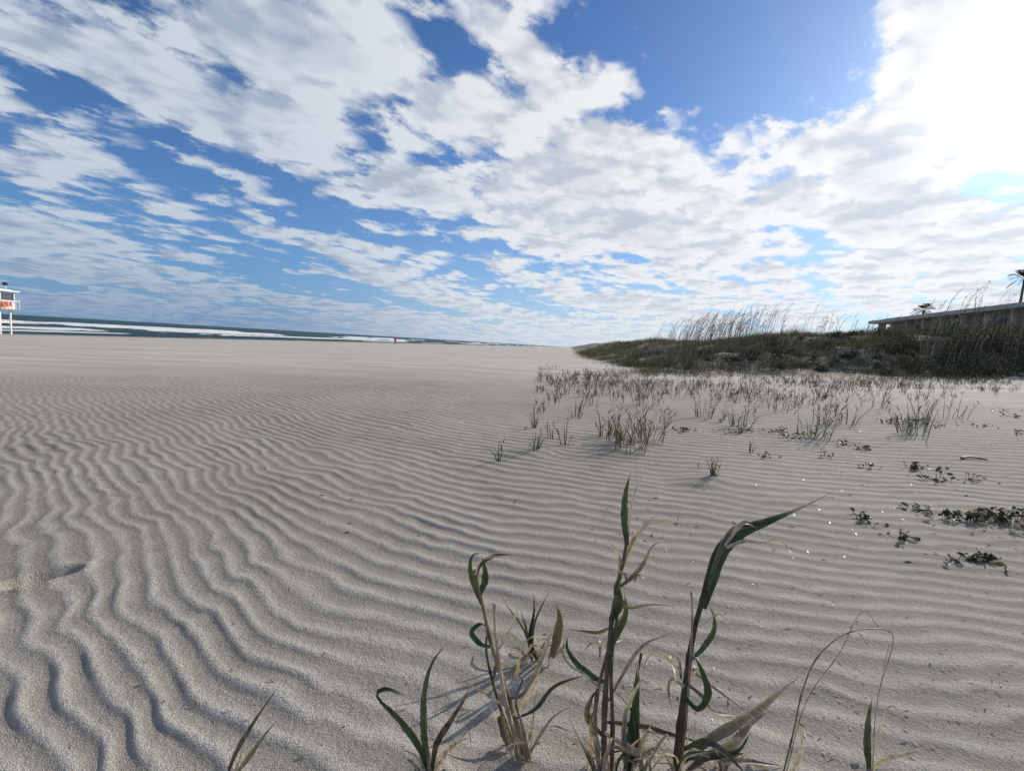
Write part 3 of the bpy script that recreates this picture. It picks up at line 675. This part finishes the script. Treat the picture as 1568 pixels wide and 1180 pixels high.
# ------------------------------------------------------------------ person
def person(px,py,rz,name="person_walking"):
    g=G(px,py)
    J=[(0,0,.95),(0,0,1.15),(0,0.01,1.38),(0,0,1.50),(0,-.02,1.58),(0,-.03,1.68),
       (.10,0,.90),(.11,-.16,.50),(.11,-.10,.09),(.11,-.26,.04),(-.10,0,.90),(-.11,.06,.50),(-.11,.28,.12),(-.11,.20,.03),
       (.19,0,1.42),(.25,.10,1.14),(.25,.04,.88),(.25,0,.80),(-.19,0,1.42),(-.25,-.04,1.14),(-.24,-.18,.92),(-.24,-.22,.85)]
    E=[(0,1),(1,2),(2,3),(3,4),(4,5),(0,6),(6,7),(7,8),(8,9),(0,10),(10,11),(11,12),(12,13),(2,14),(14,15),(15,16),(16,17),(2,18),(18,19),(19,20),(20,21)]
    Rd=[.16,.15,.18,.065,.09,.09,.11,.075,.05,.04,.11,.075,.05,.04,.075,.055,.04,.035,.075,.055,.04,.035]
    me=bpy.data.meshes.new(name); me.from_pydata(J,E,[]); ob=bpy.data.objects.new(name,me); scene.collection.objects.link(ob)
    ob.location=g; ob.rotation_euler=(0,0,rz)
    ob.modifiers.new("skin",'SKIN')
    if me.skin_vertices:
        for i,v in enumerate(me.skin_vertices[0].data): v.radius=(Rd[i],Rd[i]*.85)
    ob.modifiers.new("sub",'SUBSURF').levels=2; ob.modifiers["sub"].render_levels=2
    mt,t,b=newmat("person_material"); oc=t.new('ShaderNodeTexCoord').outputs['Object']; sp=t.new('ShaderNodeSeparateXYZ'); t.put(sp.inputs[0],oc)
    z=sp.outputs[2]
    c=t.mix(t.M('GREATER_THAN',z,.10),(0.05,.05,.05),(0.03,.035,.06)); c=t.mix(t.M('GREATER_THAN',z,.90),c,(0.65,.02,.02)); c=t.mix(t.M('GREATER_THAN',z,1.50),c,(.45,.27,.19)); c=t.mix(t.M('GREATER_THAN',z,1.68),c,(.05,.03,.02))
    t.put(b.inputs['Base Color'],c); me.materials.append(mt); b.inputs['Roughness'].default_value=.8
    return ob
person(605,527.5,R(20))
# ------------------------------------------------------------------ debris
p=Plant()
g=G(1490,704); p.tube([g+Vector((-.12,0,.012)),g+Vector((0,.02,.02)),g+Vector((.13,-.01,.012))],.012,.006,(0.09,.07,.05),n=8); p.build("driftwood_stick")
dv_,dc_=[],[]
for i in range(800):
    px=random.uniform(100,1568) if random.random()<.3 else random.uniform(900,1568); py=random.uniform(580,1170)
    d=ray(px,py); k=CAMH/-d.z; x=d.x*k;y=d.y*k
    if y>14: continue
    z=Hs(x,y)+float(ripples(np.array([x]),np.array([y]))[0][0])+.002
    L=random.uniform(.003,.012)*(1 if y<2.2 else 2); a_=random.uniform(0,3.14); A=Vector((math.cos(a_),math.sin(a_),random.gauss(0,.2)))*L; B=Vector((-math.sin(a_),math.cos(a_),.3))*random.uniform(.001,.003)*(1 if y<2.2 else 2.5)
    o=Vector((x,y,z+.001)); dv_+=[o-A,o-B,o+A,o+B]; cc=random.choice([(.08,.06,.04),(.2,.15,.1),(.05,.045,.035),(.5,.45,.36)]); dc_+=[cc]*4
n=len(dv_)//4
mesh_np("beach_debris",np.array([tuple(v) for v in dv_]),np.arange(4*n).reshape(n,4),leafM,{'Col':np.array(dc_)},False)
# ------------------------------------------------------------------ sun + sky
sd=ray(1605,80).normalized(); elev=math.asin(sd.z); azs=math.atan2(sd.x,sd.y)
sl=bpy.data.lights.new("sun",'SUN'); sl.energy=4.0; sl.angle=R(.5); sl.color=(1,.94,.83)
so=bpy.data.objects.new("sun",sl); scene.collection.objects.link(so); so.rotation_euler=sd.to_track_quat('Z','Y').to_euler(); so.location=(0,0,30)
w=bpy.data.worlds.new("World"); scene.world=w; w.use_nodes=True; t=NT(w.node_tree)
bg=t.n['Background']; bg.inputs['Strength'].default_value=0.1
sky=t.new('ShaderNodeTexSky',sky_type='NISHITA'); sky.sun_disc=False; sky.sun_elevation=elev; sky.sun_rotation=azs; sky.dust_density=0.4; sky.ozone_density=2.5; sky.air_density=1.0
D=t.new('ShaderNodeTexCoord').outputs['Generated']
D=t.V('NORMALIZE',D); sp=t.new('ShaderNodeSeparateXYZ'); t.put(sp.inputs[0],D); dx,dy,dz=sp.outputs
zp=t.M('MAXIMUM',dz,0.0)
zc=t.M('ADD',zp,0.12)
px_=t.M('DIVIDE',dx,zc); py_=t.M('DIVIDE',dy,zc)
psi=math.atan2(1420-784,F)
a_=t.M('ADD',t.M('MULTIPLY',px_,math.sin(psi)),t.M('MULTIPLY',py_,math.cos(psi)))
b__=t.M('SUBTRACT',t.M('MULTIPLY',px_,math.cos(psi)),t.M('MULTIPLY',py_,math.sin(psi)))
def vor(vec,scale):
    n=t.new('ShaderNodeTexVoronoi',voronoi_dimensions='2D',feature='F1'); t.put(n.inputs['Vector'],vec); n.inputs['Scale'].default_value=scale
    return n.outputs['Distance']
def dens(oa,ob_,det,puff):
    A=t.M('ADD',a_,oa); B=t.M('ADD',b__,ob_)
    n1=t.noise(t.comb(t.M('ADD',t.M('MULTIPLY',A,0.38),3.7),B,0.0),1.25,2 if not puff else 3,0.5)
    n2=t.noise(t.comb(t.M('ADD',t.M('MULTIPLY',A,0.8),9.1),B,0.0),3.4,det,0.60)
    n=t.M('ADD',t.M('MULTIPLY',n1,0.50),t.M('MULTIPLY',n2,0.50))
    n=t.M('ADD',t.M('MULTIPLY',t.M('SUBTRACT',n,0.5),1.9),0.5)
    if not puff: return n
    k=t.M('MULTIPLY',t.M('SUBTRACT',n2,0.5),0.35)
    v=vor(t.comb(t.M('ADD',t.M('MULTIPLY',A,0.75),k),t.M('ADD',B,k),0.0),6.5)
    return t.M('ADD',n,t.M('MULTIPLY',t.M('SUBTRACT',0.42,v),0.16))
d1=dens(0,0,7,True)
sa=0.08*math.cos(azs-psi); sb=0.08*math.sin(azs-psi)
d2=dens(sa,sb,3,False)
macro=None
for (px,py,Rr,wt) in [(330,60,150,.12),(480,150,80,.08),(630,110,80,.07),(900,200,110,.09),(790,80,50,.07),(760,280,110,.04),
    (1320,280,190,.12),(1500,220,120,.14),(1060,340,150,.07),(1350,30,60,.08),(1510,20,70,.10),(200,430,170,.07),
    (50,100,70,-.08),(1090,100,110,-.30),(1270,120,80,-.24),(940,20,80,-.24),(180,200,60,-.09),(310,290,80,-.11),(480,320,70,-.11),(420,400,70,-.05),(690,50,35,-.14),(600,180,30,-.08)]:
    c=ray(px,py).normalized(); s_=Rr/F*0.85
    s_*= 1/math.sqrt(1+((px-784)/F)**2+((py-590)/F)**2)**0.9
    e_=t.M('MULTIPLY',t.M('EXPONENT',t.M('DIVIDE',t.M('SUBTRACT',t.V('DOT_PRODUCT',D,tuple(c)),1.0),s_*s_)),wt)
    macro=e_ if macro is None else t.M('ADD',macro,e_)
hzb=t.M('EXPONENT',t.M('MULTIPLY',zp,-7.0))
dd=t.M('ADD',t.M('ADD',d1,macro),t.M('MULTIPLY',hzb,0.09))
alpha=t.sm(dd,0.425,0.60)
thick=t.sm(dd,0.55,0.92)
sdot=t.V('DOT_PRODUCT',D,tuple(sd))
sunny=t.sm(sdot,0.25,1.0)
lightv=t.sm(t.M('SUBTRACT',d1,d2),-0.17,0.13)
bright=t.mix(sunny,(6.4,7.0,7.7),(9.4,9.4,9.4)); shade=t.mix(sunny,(2.9,3.7,5.0),(5.0,5.5,6.3))
# low clouds far out to sea sit in haze: bluer and darker away from the sun
bright=t.mix(t.M('MULTIPLY',hzb,0.8),bright,t.mix(t.sm(sdot,0.2,0.75),(3.6,4.6,6.1),(8.2,8.5,8.9)))
shade=t.mix(t.M('MULTIPLY',hzb,0.8),shade,t.mix(t.sm(sdot,0.2,0.75),(1.7,2.6,4.0),(5.4,6.0,6.9)))
lv=t.M('MULTIPLY',t.M('SUBTRACT',1.0,t.M('MULTIPLY',thick,0.5)),t.M('ADD',0.2,t.M('MULTIPLY',lightv,0.8)))
ccol=t.mix(t.M('MULTIPLY',lv,1.45,clamp=True),shade,bright)
skc=t.mix(1.0,sky.outputs[0],(0.52,0.76,1.10),'MULTIPLY')
skc=t.mix(t.M('MULTIPLY',hzb,0.75),skc,t.mix(t.sm(sdot,0.2,0.85),(1.5,3.6,6.8),(4.5,6.4,8.6)))
col=t.mix(t.M('MULTIPLY',alpha,0.93),skc,ccol)
hz=t.M('EXPONENT',t.M('MULTIPLY',zp,-16.0))
lowc=t.mix(t.sm(sdot,0.15,0.80),(1.8,2.8,4.4),(6.4,7.0,7.9))
col=t.mix(t.M('MULTIPLY',hz,0.70),col,lowc)
au=t.M('ADD',t.M('MULTIPLY',t.M('POWER',t.M('MAXIMUM',sdot,0.0),14.0),1.3),t.M('MULTIPLY',t.M('POWER',t.M('MAXIMUM',sdot,0.0),230.0),12.0))
auc=t.mix(1.0,(1.0,0.97,0.92),t.comb(au,au,au),'MULTIPLY')
col=t.mix(1.0,col,auc,'ADD')
t.put(bg.inputs['Color'],col)
scene.view_settings.view_transform='Standard'; scene.view_settings.look='None'; scene.view_settings.exposure=0
